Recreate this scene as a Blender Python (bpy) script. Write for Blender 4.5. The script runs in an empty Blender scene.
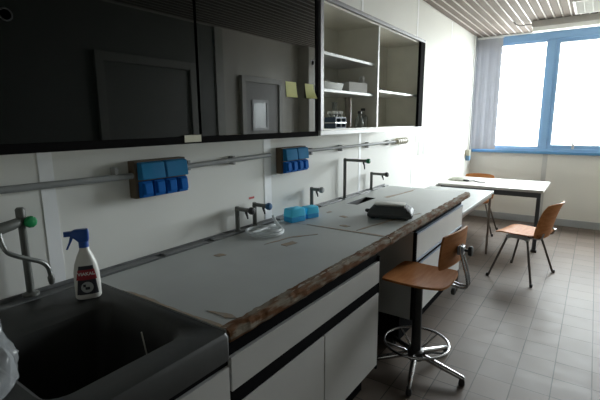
import bpy, bmesh, math, random
from mathutils import Vector, Matrix, noise
random.seed(7)
PI = math.pi
S = bpy.context.scene
COL = S.collection

# ------------------------------------------------------------------ camera
cam = bpy.data.cameras.new('camera'); cam.sensor_width = 36; cam.lens = 25.14
cam.clip_start = 0.02; cam.clip_end = 200
co = bpy.data.objects.new('camera', cam); COL.objects.link(co)
rx = Vector((.8206, .5715, -.0074)); fw = Vector((-.5628, .8058, -.1843))
fw.normalize(); rx = (rx - fw * rx.dot(fw)).normalized(); up = rx.cross(fw)
M = Matrix((rx, up, -fw)).transposed().to_4x4(); M.translation = Vector((1.567, 0, 1.486))
co.matrix_world = M
S.camera = co

# ------------------------------------------------------------------ sky, daylight, exposure
W = bpy.data.worlds.new('sky'); S.world = W; W.use_nodes = True
nt = W.node_tree; nt.nodes.clear()
wo = nt.nodes.new('ShaderNodeOutputWorld'); bg = nt.nodes.new('ShaderNodeBackground')
tc = nt.nodes.new('ShaderNodeTexCoord'); sp = nt.nodes.new('ShaderNodeSeparateXYZ'); cr = nt.nodes.new('ShaderNodeValToRGB')
nt.links.new(tc.outputs['Generated'], sp.inputs[0]); 
mr = nt.nodes.new('ShaderNodeMapRange'); mr.inputs['From Min'].default_value = -1; mr.inputs['From Max'].default_value = 1
nt.links.new(sp.outputs['Z'], mr.inputs['Value']); nt.links.new(mr.outputs[0], cr.inputs[0])
e = cr.color_ramp.elements
e[0].position = .46; e[0].color = (.30, .30, .29, 1)
e[1].position = .53; e[1].color = (.86, .90, .94, 1)
q = e.new(.8); q.color = (.94, .97, 1, 1)
nt.links.new(cr.outputs[0], bg.inputs[0]); bg.inputs[1].default_value = 5.0
nt.links.new(bg.outputs[0], wo.inputs[0])
pl = bpy.data.lights.new('daylight_portal', 'AREA'); pl.shape = 'RECTANGLE'; pl.size = 3.1; pl.size_y = 1.62
pl.cycles.is_portal = True
po = bpy.data.objects.new('daylight_portal', pl); COL.objects.link(po)
po.location = (1.58, 7.03, 1.84); po.rotation_euler = (-PI / 2, 0, 0)
S.view_settings.view_transform = 'Standard'; S.view_settings.look = 'None'
S.view_settings.gamma = 1; S.view_settings.use_curve_mapping = False
S.view_settings.exposure = 2.97
S.cycles.use_denoising = True
S.cycles.max_bounces = 10; S.cycles.diffuse_bounces = 6; S.cycles.transparent_max_bounces = 16
S.cycles.caustics_reflective = False; S.cycles.caustics_refractive = False
S.cycles.sample_clamp_indirect = 6

# ------------------------------------------------------------------ materials
MATS = {}
def mat(name, c, rough=.5, metal=0, c2=None, nscale=8, bump=0, bscale=60, spec=None, coat=0, alpha=1, stretch=None, lo=.35, hi=.65):
    if name in MATS: return MATS[name]
    m = bpy.data.materials.new(name); m.use_nodes = True; t = m.node_tree; b = t.nodes['Principled BSDF']
    b.inputs['Base Color'].default_value = (*c, 1); b.inputs['Roughness'].default_value = rough
    b.inputs['Metallic'].default_value = metal
    if spec is not None: b.inputs['IOR'].default_value = spec
    b.inputs['Coat Weight'].default_value = coat; b.inputs['Alpha'].default_value = alpha
    tc = t.nodes.new('ShaderNodeTexCoord'); mp = t.nodes.new('ShaderNodeMapping'); t.links.new(tc.outputs['Object'], mp.inputs[0])
    if stretch: mp.inputs['Scale'].default_value = stretch
    if c2 is None: c2 = tuple(x * .93 for x in c)
    n = t.nodes.new('ShaderNodeTexNoise'); n.inputs['Scale'].default_value = nscale; n.inputs['Detail'].default_value = 5
    t.links.new(mp.outputs[0], n.inputs['Vector'])
    r = t.nodes.new('ShaderNodeValToRGB'); r.color_ramp.elements[0].position = lo; r.color_ramp.elements[1].position = hi
    r.color_ramp.elements[0].color = (*c, 1); r.color_ramp.elements[1].color = (*c2, 1)
    t.links.new(n.outputs[0], r.inputs[0]); t.links.new(r.outputs[0], b.inputs['Base Color'])
    if bump:
        n2 = t.nodes.new('ShaderNodeTexNoise'); n2.inputs['Scale'].default_value = bscale; t.links.new(mp.outputs[0], n2.inputs['Vector'])
        bp = t.nodes.new('ShaderNodeBump'); bp.inputs['Strength'].default_value = bump; bp.inputs['Distance'].default_value = .003
        t.links.new(n2.outputs[0], bp.inputs['Height']); t.links.new(bp.outputs[0], b.inputs['Normal'])
    MATS[name] = m; return m

wall_n = mat('wall_panel_pale', (.88, .85, .77), .5, nscale=1.5)
wall_m = mat('wall_paint', (.79, .79, .76), .6, c2=(.76, .76, .73), nscale=1.5, spec=1.25)
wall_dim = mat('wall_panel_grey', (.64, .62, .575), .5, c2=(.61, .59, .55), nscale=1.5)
strip_m = mat('wall_strip', (.97, .98, 1.0), .45)
alu = mat('aluminium', (.62, .64, .66), .35, metal=.7)
base_m = mat('baseboard_grey', (.33, .34, .35), .5)
slat_m = mat('ceiling_slat', (.20, .17, .15), .7, spec=1.2)
gap_glint = mat('ceiling_glint', (.62, .58, .55), .4)  # window glints on the slat edges, painted as a pale colour between slats
blue_f = mat('window_blue', (.20, .36, .58), .4, c2=(.22, .39, .62), nscale=3)
white_g = mat('gasket_white', (.8, .83, .86), .4)
blind_m = mat('blind_fabric', (.55, .56, .60), .8)
t = blind_m.node_tree; b = t.nodes['Principled BSDF']; tl = t.nodes.new('ShaderNodeBsdfTranslucent'); tl.inputs[0].default_value = (.35, .37, .42, 1)
ms = t.nodes.new('ShaderNodeMixShader'); ms.inputs[0].default_value = .3; t.links.new(b.outputs[0], ms.inputs[1]); t.links.new(tl.outputs[0], ms.inputs[2]); t.links.new(ms.outputs[0], t.nodes['Material Output'].inputs[0])
plastic_w = mat('white_plastic', (.8, .8, .78), .4)
lam = mat('laminate_grey', (.46, .48, .475), .42, c2=(.40, .415, .41), spec=1.38, nscale=3, lo=.3, hi=.75, bump=.06, bscale=9)
edge_m = mat('worn_chipboard', (.12, .055, .024), .85, c2=(.21, .18, .14), spec=1.15, nscale=26, bump=1, bscale=80, lo=.45, hi=.60, stretch=(1, .35, 1.6))
tape_m = mat('tape_residue', (.34, .25, .16), .6, c2=(.30, .27, .24), nscale=30)
black_m = mat('black_rail', (.008, .008, .009), .85, spec=1.08)
front_m = mat('cabinet_white', (.50, .495, .48), .42, c2=(.46, .455, .44), nscale=2.2)
carc_m = mat('carcass_grey', (.46, .47, .46), .6)
rail_m = mat('rail_bluegrey', (.32, .38, .48), .35, metal=.3)
sink_m = mat('sink_black', (.026, .027, .026), .45, c2=(.038, .039, .038), nscale=7, bump=.12, bscale=40)
trunk_m = mat('trunking_dark', (.10, .105, .105), .45, c2=(.17, .175, .18), nscale=14)
tap_m = mat('tap_grey', (.115, .12, .11), .42)
pipe_m = mat('conduit_grey', (.27, .28, .28), .62)
knob_k = mat('knob_black', (.015, .015, .017), .35)
knob_b = mat('knob_blue', (.02, .12, .30), .35)
knob_g = mat('knob_green', (.01, .22, .09), .35)
knob_y = mat('knob_grey', (.33, .34, .34), .4)
sock_t = mat('socket_teal', (.02, .17, .34), .7, spec=1.15, c2=(.04, .19, .38))
sock_b = mat('socket_blue', (.01, .13, .46), .7, spec=1.15)
wood_b = mat('backplate_brown', (.13, .095, .06), .7, c2=(.10, .075, .05))
frame_k = mat('cabinet_frame_dark', (.009, .0085, .009), .85, spec=1.08)
frame_g = mat('cabinet_frame_grey', (.24, .23, .24), .4, metal=.3)
inner_m = mat('cabinet_inner', (.86, .84, .76), .45)
shelf_m = mat('shelf_white', (.72, .72, .71), .4)
ply = mat('beech_ply', (.30, .115, .038), .42, c2=(.38, .16, .06), nscale=6, stretch=(8, 1, 8), spec=1.12)
plyedge = mat('ply_edge', (.5, .3, .16), .5)
chrome = mat('chrome', (.42, .42, .43), .22, metal=1)
dsteel = mat('dark_steel', (.10, .085, .075), .35, metal=.5)
castm = mat('cast_grey', (.5, .5, .5), .4, metal=.5)
rubber = mat('rubber_black', (.012, .012, .013), .6)
table_w = mat('table_white', (.49, .48, .455), .45, c2=(.45, .44, .42), spec=1.35, nscale=4)
dark_fr = mat('table_frame_dark', (.04, .043, .048), .45)
leg_br = mat('leg_bronze', (.17, .14, .12), .35, metal=.5)
yellow = mat('note_yellow', (.62, .62, .20), .7)
paper = mat('paper_white', (.82, .82, .80), .8)
scale_b = mat('scale_body', (.045, .055, .06), .6, c2=(.065, .075, .08))
scale_t = mat('scale_tray', (.62, .62, .58), .6)
bottle_w = mat('bottle_white', (.72, .71, .67), .38)
blue_t = mat('trigger_blue', (.01, .075, .34), .38)
red_m = mat('label_red', (.33, .02, .03), .5)
label_k = mat('label_black', (.02, .02, .03), .5)
brownglass = mat('stained_glassware', (.25, .21, .17), .12)
cyan = mat('cyan_plastic', (.05, .64, 1.0), .5, c2=(.07, .68, 1.0))
cyan_d = mat('cyan_dark', (.03, .42, .85), .45)
rack_b = mat('rack_blue', (.03, .06, .11), .5)
beige = mat('beige_plastic', (.42, .39, .30), .5)

def clear(name, tint, alpha, rough=.15):
    m = mat(name, tint, rough, alpha=alpha); return m
film = clear('bag_film', (.50, .52, .54), .38, .2)
hose_m = clear('hose_clear', (.80, .84, .86), .65, .45)
glassm = clear('lab_glass', (.45, .48, .46), .5, .05)

def pane_mat(name, tint=(1, 1, 1)):
    m = bpy.data.materials.new(name); m.use_nodes = True; t = m.node_tree; t.nodes.clear()
    o = t.nodes.new('ShaderNodeOutputMaterial'); mx = t.nodes.new('ShaderNodeMixShader'); f = t.nodes.new('ShaderNodeLayerWeight'); f.inputs[0].default_value = .5; pw = t.nodes.new('ShaderNodeMath'); pw.operation = 'POWER'; pw.inputs[1].default_value = 5; ma = t.nodes.new('ShaderNodeMath'); ma.operation = 'MULTIPLY_ADD'; ma.inputs[1].default_value = .9; ma.inputs[2].default_value = .04
    tr = t.nodes.new('ShaderNodeBsdfTransparent'); g = t.nodes.new('ShaderNodeBsdfGlossy'); g.inputs['Roughness'].default_value = .02
    tr.inputs[0].default_value = (*tint, 1); 
    t.links.new(f.outputs['Facing'], pw.inputs[0]); t.links.new(pw.outputs[0], ma.inputs[0]); t.links.new(ma.outputs[0], mx.inputs[0]); t.links.new(tr.outputs[0], mx.inputs[1]); t.links.new(g.outputs[0], mx.inputs[2])
    t.links.new(mx.outputs[0], o.inputs[0]); return m
pane = pane_mat('window_glass', (.97, .99, .98))
doorglass = mat('smoked_glass', (.002, .0038, .003), .02, spec=1.52)

# floor tiles
ft = bpy.data.materials.new('floor_tiles'); ft.use_nodes = True; t = ft.node_tree; b = t.nodes['Principled BSDF']
tcn = t.nodes.new('ShaderNodeTexCoord'); mp = t.nodes.new('ShaderNodeMapping'); mp.inputs['Location'].default_value = (0, -.055, 0)
br = t.nodes.new('ShaderNodeTexBrick'); br.offset = 0; br.inputs['Scale'].default_value = 1
br.inputs['Brick Width'].default_value = .188; br.inputs['Row Height'].default_value = .2
br.inputs['Mortar Size'].default_value = .0032; br.inputs['Mortar Smooth'].default_value = .25
br.inputs['Color1'].default_value = (.105, .083, .068, 1); br.inputs['Color2'].default_value = (.134, .107, .088, 1)
br.inputs['Mortar'].default_value = (.035, .03, .026, 1)
t.links.new(tcn.outputs['Object'], mp.inputs[0]); t.links.new(mp.outputs[0], br.inputs[0])
nz = t.nodes.new('ShaderNodeTexNoise'); nz.inputs['Scale'].default_value = 9; nz.inputs['Detail'].default_value = 6
t.links.new(tcn.outputs['Object'], nz.inputs['Vector'])
mx = t.nodes.new('ShaderNodeMix'); mx.data_type = 'RGBA'; mx.blend_type = 'MULTIPLY'; mx.inputs[0].default_value = .2
t.links.new(br.outputs[0], mx.inputs[6]); t.links.new(nz.outputs[0], mx.inputs[7]); t.links.new(mx.outputs[2], b.inputs['Base Color'])
bp = t.nodes.new('ShaderNodeBump'); bp.inputs['Strength'].default_value = .5; bp.inputs['Distance'].default_value = .002; bp.invert = True
t.links.new(br.outputs['Fac'], bp.inputs['Height']); t.links.new(bp.outputs[0], b.inputs['Normal'])
rr = t.nodes.new('ShaderNodeMapRange'); rr.inputs['To Min'].default_value = .42; rr.inputs['To Max'].default_value = .58
b.inputs['IOR'].default_value = 1.28
t.links.new(nz.outputs[0], rr.inputs[0]); t.links.new(rr.outputs[0], b.inputs['Roughness'])

# ------------------------------------------------------------------ mesh helpers
class MB:
    def __init__(s): s.v = []; s.f = []; s.m = []
    def add(s, vs, fs, mi=0):
        o = len(s.v); s.v += [tuple(v) for v in vs]; s.f += [[i + o for i in f] for f in fs]; s.m += [mi] * len(fs); return s
    def box(s, x0, x1, y0, y1, z0, z1, mi=0):
        return s.add([(x, y, z) for z in (z0, z1) for y in (y0, y1) for x in (x0, x1)],
                     [(0, 2, 3, 1), (4, 5, 7, 6), (0, 1, 5, 4), (2, 6, 7, 3), (0, 4, 6, 2), (1, 3, 7, 5)], mi)
    def tube(s, pts, r, n=12, closed=False, mi=0):
        P = [Vector(p) for p in pts]; k = len(P)
        rs = r if isinstance(r, (list, tuple)) else [r] * k
        T = []
        for i in range(k):
            a = P[(i - 1) % k] if (closed or i > 0) else P[i]; c = P[(i + 1) % k] if (closed or i < k - 1) else P[i]
            T.append((c - a).normalized())
        ref = Vector((0, 0, 1)) if abs(T[0].z) < .9 else Vector((1, 0, 0))
        N = (ref - T[0] * ref.dot(T[0])).normalized(); vs = []
        for i in range(k):
            N = (N - T[i] * N.dot(T[i])).normalized(); B = T[i].cross(N)
            for j in range(n):
                a = 2 * PI * (j + .5) / n; vs.append(P[i] + (N * math.cos(a) + B * math.sin(a)) * rs[i])
        fs = []
        for i in range(k if closed else k - 1):
            for j in range(n):
                a, b2 = i * n + j, i * n + (j + 1) % n; c, d = ((i + 1) % k) * n + j, ((i + 1) % k) * n + (j + 1) % n
                fs.append((a, b2, d, c))
        if not closed: fs += [tuple(range(n))[::-1], tuple(range((k - 1) * n, k * n))]
        return s.add(vs, fs, mi)
    def lathe(s, prof, c=(0, 0, 0), n=24, axis='z', mi=0):
        vs = []; fs = []
        for r, h in prof:
            for j in range(n):
                a = 2 * PI * j / n; p = (r * math.cos(a), r * math.sin(a), h)
                if axis == 'x': p = (h, r * math.cos(a), r * math.sin(a))
                if axis == 'y': p = (r * math.sin(a), h, r * math.cos(a))
                vs.append((p[0] + c[0], p[1] + c[1], p[2] + c[2]))
        k = len(prof)
        for i in range(k - 1):
            for j in range(n): fs.append((i * n + j, i * n + (j + 1) % n, (i + 1) * n + (j + 1) % n, (i + 1) * n + j))
        fs += [tuple(range(n))[::-1], tuple(range((k - 1) * n, k * n))]
        return s.add(vs, fs, mi)
    def loft(s, rings, cap0=True, cap1=True, mi=0):
        n = len(rings[0]); vs = [p for r in rings for p in r]; fs = []
        for i in range(len(rings) - 1):
            for j in range(n): fs.append((i * n + j, i * n + (j + 1) % n, (i + 1) * n + (j + 1) % n, (i + 1) * n + j))
        if cap0: fs.append(tuple(range(n))[::-1])
        if cap1: fs.append(tuple(range((len(rings) - 1) * n, len(rings) * n)))
        return s.add(vs, fs, mi)
    def build(s, name, m, parent=None, bevel=0, smooth=False, seg=2, fix=True):
        me = bpy.data.meshes.new(name); me.from_pydata(s.v, [], s.f)
        ms = m if isinstance(m, (list, tuple)) else [m]
        for q in ms: me.materials.append(q)
        for p, i in zip(me.polygons, s.m): p.material_index = i
        if fix:
            bm = bmesh.new(); bm.from_mesh(me); bmesh.ops.recalc_face_normals(bm, faces=bm.faces); bm.to_mesh(me); bm.free()
        o = bpy.data.objects.new(name, me); COL.objects.link(o)
        if parent: o.parent = parent
        if bevel:
            bv = o.modifiers.new('bevel', 'BEVEL'); bv.width = bevel; bv.segments = seg; bv.limit_method = 'ANGLE'; bv.angle_limit = .6
        if smooth:
            for p in me.polygons: p.use_smooth = True
            try: me.set_sharp_from_angle(angle=.7)
            except Exception: pass
        return o
def rrect(x0, x1, y0, y1, z, r, k=6):
    out = []
    for cx, cy, a0 in ((x1 - r, y1 - r, 0), (x0 + r, y1 - r, PI / 2), (x0 + r, y0 + r, PI), (x1 - r, y0 + r, 1.5 * PI)):
        for i in range(k + 1):
            a = a0 + PI / 2 * i / k; out.append((cx + r * math.cos(a), cy + r * math.sin(a), z))
    return out
def smoothpath(pts, n=8):
    P = [Vector(p) for p in pts]; P = [P[0] * 2 - P[1]] + P + [P[-1] * 2 - P[-2]]; out = []
    for i in range(1, len(P) - 2):
        for k in range(n):
            t = k / n; a, b, c, d = P[i - 1:i + 3]
            out.append(.5 * ((2 * b) + (c - a) * t + (2 * a - 5 * b + 4 * c - d) * t * t + (3 * b - a - 3 * c + d) * t ** 3))
    out.append(P[-2]); return out
def thing(name, label, cat, loc=(0, 0, 0), rz=0, group=None):
    o = bpy.data.objects.new(name, None); COL.objects.link(o); o.location = loc; o.rotation_euler = (0, 0, rz)
    o.empty_display_size = .05
    return tag(o, label, cat, group)
def tag(o, label, cat, group=None):
    o['label'] = label; o['category'] = cat
    if group: o['group'] = group
    return o
def struct(o): o['kind'] = 'structure'; return o
def shell(fn, thick, nu=14, nv=14, k=.18):
    """closed curved sheet; fn(u,v) in [-1,1]^2"""
    g = MB(); top = []; 
    def P(u, v): return Vector(fn(u, v))
    e = 1e-3; up_, dn = [], []
    for j in range(nv + 1):
        for i in range(nu + 1):
            u = -1 + 2 * i / nu; v = -1 + 2 * j / nv
            # soft rounded rectangle
            uu = u * math.sqrt(1 - k * v * v * v * v) ; vv = v * math.sqrt(1 - k * u * u * u * u)
            p = P(uu, vv); a = P(uu + e, vv) - p; b2 = P(uu, vv + e) - p; n = a.cross(b2).normalized()
            up_.append(p + n * thick / 2); dn.append(p - n * thick / 2)
    w = nu + 1; N = len(up_); fs = []
    for j in range(nv):
        for i in range(nu):
            a = j * w + i; fs.append((a, a + 1, a + w + 1, a + w)); fs.append((N + a, N + a + w, N + a + w + 1, N + a + 1))
    rim = list(range(w)) + [j * w + nu for j in range(1, nv + 1)] + [nv * w + i for i in range(nu - 1, -1, -1)] + [j * w for j in range(nv - 1, 0, -1)]
    for i in range(len(rim)):
        a, b2 = rim[i], rim[(i + 1) % len(rim)]; fs.append((a, N + a, N + b2, b2))
    g.add(up_ + dn, fs); return g

H = 2.69; FY = 6.875; RX = 3.2; NY = -1.6
# ------------------------------------------------------------------ setting
struct(MB().box(-.2, RX + .2, NY - .2, FY + .3, -.12, 0).build('floor', ft))
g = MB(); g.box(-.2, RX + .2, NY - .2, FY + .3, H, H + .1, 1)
x = .012
while x < RX - .1:
    x1 = min(x + .069, RX)
    g.loft([[(x + .004, yy, H - .001), (x, yy, H - .014), (x + .006, yy, H - .02), (x1 - .006, yy, H - .02), (x1, yy, H - .014), (x1 - .004, yy, H - .001)] for yy in (NY, FY - .01)])
    g.box(x1 + .002, x1 + .014, NY, FY - .01, H - .022, H - .0005, 1)  # pale strip carrying the painted glint
    x += .086
struct(g.build('ceiling', [slat_m, gap_glint]))
struct(MB().box(-.2, 0, NY - .2, FY + .3, 0, H).build('wall_left', wall_m))
struct(MB().box(RX, RX + .2, NY - .2, FY + .3, 0, H).build('wall_right', wall_n))
struct(MB().box(0, RX, NY - .2, NY, 0, H).build('wall_near', wall_n))
WZ0, WZ1, WX0, WX1 = 1.03, 2.655, .03, 3.13
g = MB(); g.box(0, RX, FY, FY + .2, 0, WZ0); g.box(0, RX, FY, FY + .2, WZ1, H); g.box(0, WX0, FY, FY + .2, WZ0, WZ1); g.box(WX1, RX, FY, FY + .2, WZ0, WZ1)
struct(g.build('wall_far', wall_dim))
struct(MB().box(.012, RX - .02, FY - .014, FY, 0, .1).build('baseboard_far', base_m, bevel=.003))
struct(MB().box(0, .012, 5.0, FY, 0, .09).build('baseboard_left', base_m, bevel=.003))
struct(MB().box(RX - .014, RX, NY, 3.0, 0, .09).build('baseboard_right', base_m, bevel=.003))
for i, yc in enumerate((.69, 1.91, 3.1, 4.32, 5.52)):
    w = (.024, .032, .018, .018, .018)[i]
    struct(MB().box(0, .0025, yc - w, yc + w, .3, H - .022).build('trim_%d' % (i + 1), strip_m))
struct(MB().box(.985, 1.045, FY - .006, FY, .1, WZ0).build('trim_6', mat('panel_strip', (.47, .46, .45), .4, metal=.2), bevel=.002))
struct(MB().box(2.2, 2.26, FY - .006, FY, .1, WZ0).build('trim_7', MATS['panel_strip'], bevel=.002))
# window: outer frame, mullions, two sashes, panes
g = MB(); a, b2 = FY - .03, FY + .05
g.box(WX0, WX1, a, b2, WZ1 - .10, WZ1); g.box(WX0, WX1, a, b2, WZ0, WZ0 + .055)
g.box(WX0, WX0 + .05, a, b2, WZ0 + .055, WZ1 - .10); g.box(WX1 - .05, WX1, a, b2, WZ0 + .055, WZ1 - .10)
for xm in (.93, 2.05): g.box(xm, xm + .085, a, b2, WZ0 + .055, WZ1 - .10)
win = struct(g.build('window_1', blue_f, bevel=.004))
for n_, (xa, xb) in enumerate(((.08, .93), (1.015, 2.05), (2.135, 3.08))):
    g = MB(); t_ = .045; ya, yb = (FY - .012, FY + .03)
    za, zb = WZ0 + .055, WZ1 - .10
    if n_ == 0: t_ = .018
    g.box(xa, xb, ya, yb, zb - t_ , zb); g.box(xa, xb, ya, yb, za, za + t_); g.box(xa, xa + t_, ya, yb, za + t_, zb - t_); g.box(xb - t_, xb, ya, yb, za + t_, zb - t_)
    sa = g.build('sash', blue_f, win, bevel=.003)
    g = MB(); u = t_; v = t_ + .012; ya, yb = FY - .004, FY + .02
    g.box(xa + u, xb - u, ya, yb, zb - v, zb - u); g.box(xa + u, xb - u, ya, yb, za + u, za + v); g.box(xa + u, xa + v, ya, yb, za + v, zb - v); g.box(xb - v, xb - u, ya, yb, za + v, zb - v)
    g.build('gasket', white_g, sa)
    MB().box(xa + v, xb - v, FY + .006, FY + .010, za + v, zb - v).build('pane', pane, sa)
    if n_: MB().box(xa + .30, xa + .33, FY - .045, FY - .012, za + .0, za + .10).build('handle', castm, sa, bevel=.004)
MB().box(WX0 - .01, WX1, FY - .055, FY - .03, WZ0 - .022, WZ0 + .014).build('sill', mat('sill_blue', (.08, .22, .40), .4), win, bevel=.003)
struct(MB().box(.02, WX1, FY - .085, FY - .045, WZ1 - .005, H - .024).build('trim_8', plastic_w, bevel=.003))

# blind
bl = thing('vertical_blind', 'grey-blue vertical blind drawn aside at the left end of the window', 'blind', (.08, FY - .12, 0))
MB().box(-.06, .30, -.012, .012, 2.63, 2.655).build('headrail', plastic_w, bl)
for k in range(9):
    x0 = -.03 + k * .036; a = .55 + .1 * math.sin(k * 2.1); w = .034
    dx, dy = math.cos(a) * w, math.sin(a) * w * .9
    g = MB(); q = Vector((-math.sin(a), math.cos(a), 0)) * .0012
    A_ = Vector((x0 - dx, -dy, 0)); B_ = Vector((x0 + dx, dy, 0))
    g.loft([[tuple(A_ - q + Vector((0, 0, z))), tuple(B_ - q + Vector((0, 0, z))), tuple(B_ + q + Vector((0, 0, z))), tuple(A_ + q + Vector((0, 0, z)))] for z in (1.06, 2.628)])
    g.build('vane', blind_m, bl)

# right wall, seen in the dark glass: door, pilaster, second wide door
d = struct(MB().box(RX - .035, RX, 4.52, 5.28, 0, 2.04).build('door_1', mat('door_grey', (.40, .39, .37), .45), bevel=.003))
g = MB(); g.box(RX - .06, RX, 4.44, 4.52, 0, 2.12); g.box(RX - .06, RX, 5.28, 5.36, 0, 2.12); g.box(RX - .06, RX, 4.52, 5.28, 2.04, 2.12); g.build('door_frame', mat('frame_cream', (.6, .59, .54), .4), d, bevel=.003)
g = MB(); g.box(RX - .05, RX - .035, 4.66, 4.70, 1.36, 1.80); g.box(RX - .05, RX - .035, 4.98, 5.02, 1.36, 1.80); g.box(RX - .05, RX - .035, 4.70, 4.98, 1.36, 1.40); g.box(RX - .05, RX - .035, 4.70, 4.98, 1.76, 1.80)
g.build('vision_frame', strip_m, d)
MB().box(RX - .040, RX - .035, 4.70, 4.98, 1.40, 1.76).build('vision_pane', mat('pane_pale', (.62, .72, .72), .05, spec=2.2), d)
MB().tube([(RX - .036, 5.18, 1.02), (RX - .08, 5.18, 1.02), (RX - .08, 5.08, 1.02)], .009).build('door_handle', chrome, d, smooth=True)
struct(MB().box(RX - .22, RX, 5.86, 6.25, 0, H - .021).build('trim_9', mat('pilaster', (.58, .56, .50), .5), bevel=.004))
struct(MB().box(RX - .04, RX, 3.98, 4.12, 0, H - .021).build('trim_10', MATS['frame_cream'], bevel=.003))
struct(MB().box(RX - .02, RX, NY, 3.98, .09, H - .021).build('trim_11', mat('panel_dark', (.24, .245, .23), .5)))  # dark panel added out of view to darken the smoked glass reflection
d = struct(MB().box(RX - .03, RX - .02, 2.45, 3.55, 0.1, 2.1).build('door_2', mat('door_dark', (.28, .285, .265), .45), bevel=.003))
g = MB(); g.box(RX - .06, RX - .02, 2.36, 2.45, 0.1, 2.19); g.box(RX - .06, RX - .02, 3.55, 3.64, 0.1, 2.19); g.box(RX - .06, RX - .02, 2.45, 3.55, 2.1, 2.19); g.build('door_frame', mat('frame_grey', (.42, .42, .39), .4), d, bevel=.003)
MB().tube([(RX - .03, 2.55, 1.02), (RX - .075, 2.55, 1.02), (RX - .075, 2.66, 1.02)], .009).build('door_handle', chrome, d, smooth=True)

# ------------------------------------------------------------------ base cabinets
XF = .72
def front(parent, name, y0, y1, z0, z1, m=front_m):
    return MB().box(XF - .018, XF, y0, y1, z0, z1).build(name, m, parent, bevel=.0015)
c = thing('base_cabinet', 'white base cabinet beneath the black sink', 'cabinet', (0, 0, 0))
g = MB(); g.box(.02, XF - .02, .0, .0+.018, .12, .80); g.box(.02, XF - .02, .835-.018, .835, .12, .80); g.box(.02, XF - .02, .0+.018, .835-.018, .12, .12+.018); g.box(.02, .02+.01, .0+.018, .835-.018, .12+.018, .80); g.build('carcass', carc_m, c)
MB().box(.02, XF - .08, .0, .835, 0, .12).build('plinth', black_m, c)
front(c, 'front_panel', .245, .828, .13, .75)
front(c, 'front_panel', .005, .24, .13, .75)
MB().box(XF - .04, XF - .012, .0, .835, .7505, .8145).build('top_rail', black_m, c)
c = thing('base_cabinet', 'white cupboard with a long drawer front over two doors, left of the stool', 'cabinet', (0, 0, 0))
g = MB(); g.box(.02, XF - .02, .84, .84+.018, .16, .80); g.box(.02, XF - .02, 1.93-.018, 1.93, .16, .80); g.box(.02, XF - .02, .84+.018, 1.93-.018, .16, .16+.018); g.box(.02, .02+.01, .84+.018, 1.93-.018, .16+.018, .80); g.build('carcass', carc_m, c)
MB().box(.02, XF - .09, .84, 1.93, 0, .16).build('plinth', black_m, c)
MB().box(XF - .05, XF - .014, .84, 1.93, .77, .86).build('top_rail', black_m, c)
MB().box(XF - .03, XF - .006, .842, 1.928, .60, .665).build('grip_rail', black_m, c)
MB().box(.02, XF - .004, 1.928, 1.94, .16, .80).build('end_panel', black_m, c)
front(c, 'drawer_front', .838, 1.925, .66, .775)
front(c, 'door', .846, 1.382, .19, .602); front(c, 'door', 1.39, 1.925, .19, .602)
c = thing('base_cabinet', 'white drawer cabinet behind the stool at the far end of the bench', 'cabinet', (0, 0, 0))
g = MB(); g.box(.02, XF - .02, 2.47, 2.47+.018, .22, .80); g.box(.02, XF - .02, 3.585-.018, 3.585, .22, .80); g.box(.02, XF - .02, 2.47+.018, 3.585-.018, .22, .22+.018); g.box(.02, .02+.01, 2.47+.018, 3.585-.018, .22+.018, .80); g.build('carcass', carc_m, c)
MB().box(.02, XF - .12, 2.55, 3.585, 0, .22).build('plinth', black_m, c)
MB().box(XF - .05, XF - .014, 2.49, 3.585, .79, .86).build('top_rail', black_m, c)
MB().box(XF - .02, XF, 2.47, 2.486, .22, .80).build('edge_strip', black_m, c)
front(c, 'drawer_front', 2.49, 3.58, .625, .785)
g = MB(); g.box(XF - .02, XF + .004, 2.488, 3.582, .612, .624); g.box(XF - .02, XF + .004, 2.488, 3.582, .786, .797); g.box(XF - .02, XF + .003, 2.488, 3.582, .575, .582)
g.build('metal_strip', rail_m, c)
MB().box(XF - .035, XF - .008, 2.49, 3.58, .582, .612).build('grip_rail', black_m, c)
front(c, 'door', 2.49, 3.03, .23, .575); front(c, 'door', 3.036, 3.58, .23, .575)

# ------------------------------------------------------------------ worktops
def wedge(y0, y1, parent):
    """worn front edge with chipped profile"""
    n = int((y1 - y0) / .012); g = MB(); rings = []
    for i in range(n + 1):
        y = y0 + (y1 - y0) * i / n
        a = noise.noise(Vector((y * 14, 3.1, 0))) * .010 + noise.noise(Vector((y * 45, 7, 0))) * .006
        b_ = noise.noise(Vector((y * 20, 9.1, 0))) * .005
        rings.append([(.738, y, .8603), (.764 + b_, y, .861), (.770 + b_, y, .872), (.766 + a * .5, y, .893), (.755 + a * .6, y, .9012 - abs(b_) * .15), (.730 + a, y, .9014), (.728, y, .87)])
    g.loft(rings); return g.build('worn_edge', edge_m, parent)
def poly_patch(pts, parent, m=tape_m, z=.9, h=.0012, name='tape_residue'):
    g = MB(); cx = sum(p[0] for p in pts) / len(pts); cy = sum(p[1] for p in pts) / len(pts)
    r = []
    for i, p in enumerate(pts):
        q = pts[(i + 1) % len(pts)]
        for k in range(4):
            t = k / 4; x = p[0] + (q[0] - p[0]) * t; y = p[1] + (q[1] - p[1]) * t
            d_ = .004 if k else 0
            r.append((x + random.uniform(-d_, d_), y + random.uniform(-d_, d_)))
    g.loft([[(x, y, z - .0005) for x, y in r], [(x, y, z + h) for x, y in r]]); return g.build(name, m, parent)
w1 = thing('worktop', 'grey laminate worktop between the black sink and the blue boxes', 'worktop')
MB().box(.062, .752, .79, 1.944, .862, .90).build('laminate_board', lam, w1, bevel=.0012)
wedge(.792, 1.942, w1)
poly_patch([(.24, .7905), (.30, .803), (.40, .806), (.48, .797), (.58, .799), (.70, .805), (.745, .80), (.745, .7905)], w1)
poly_patch([(.615, .845), (.70, .87), (.735, .86), (.70, .84)], w1)
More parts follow.
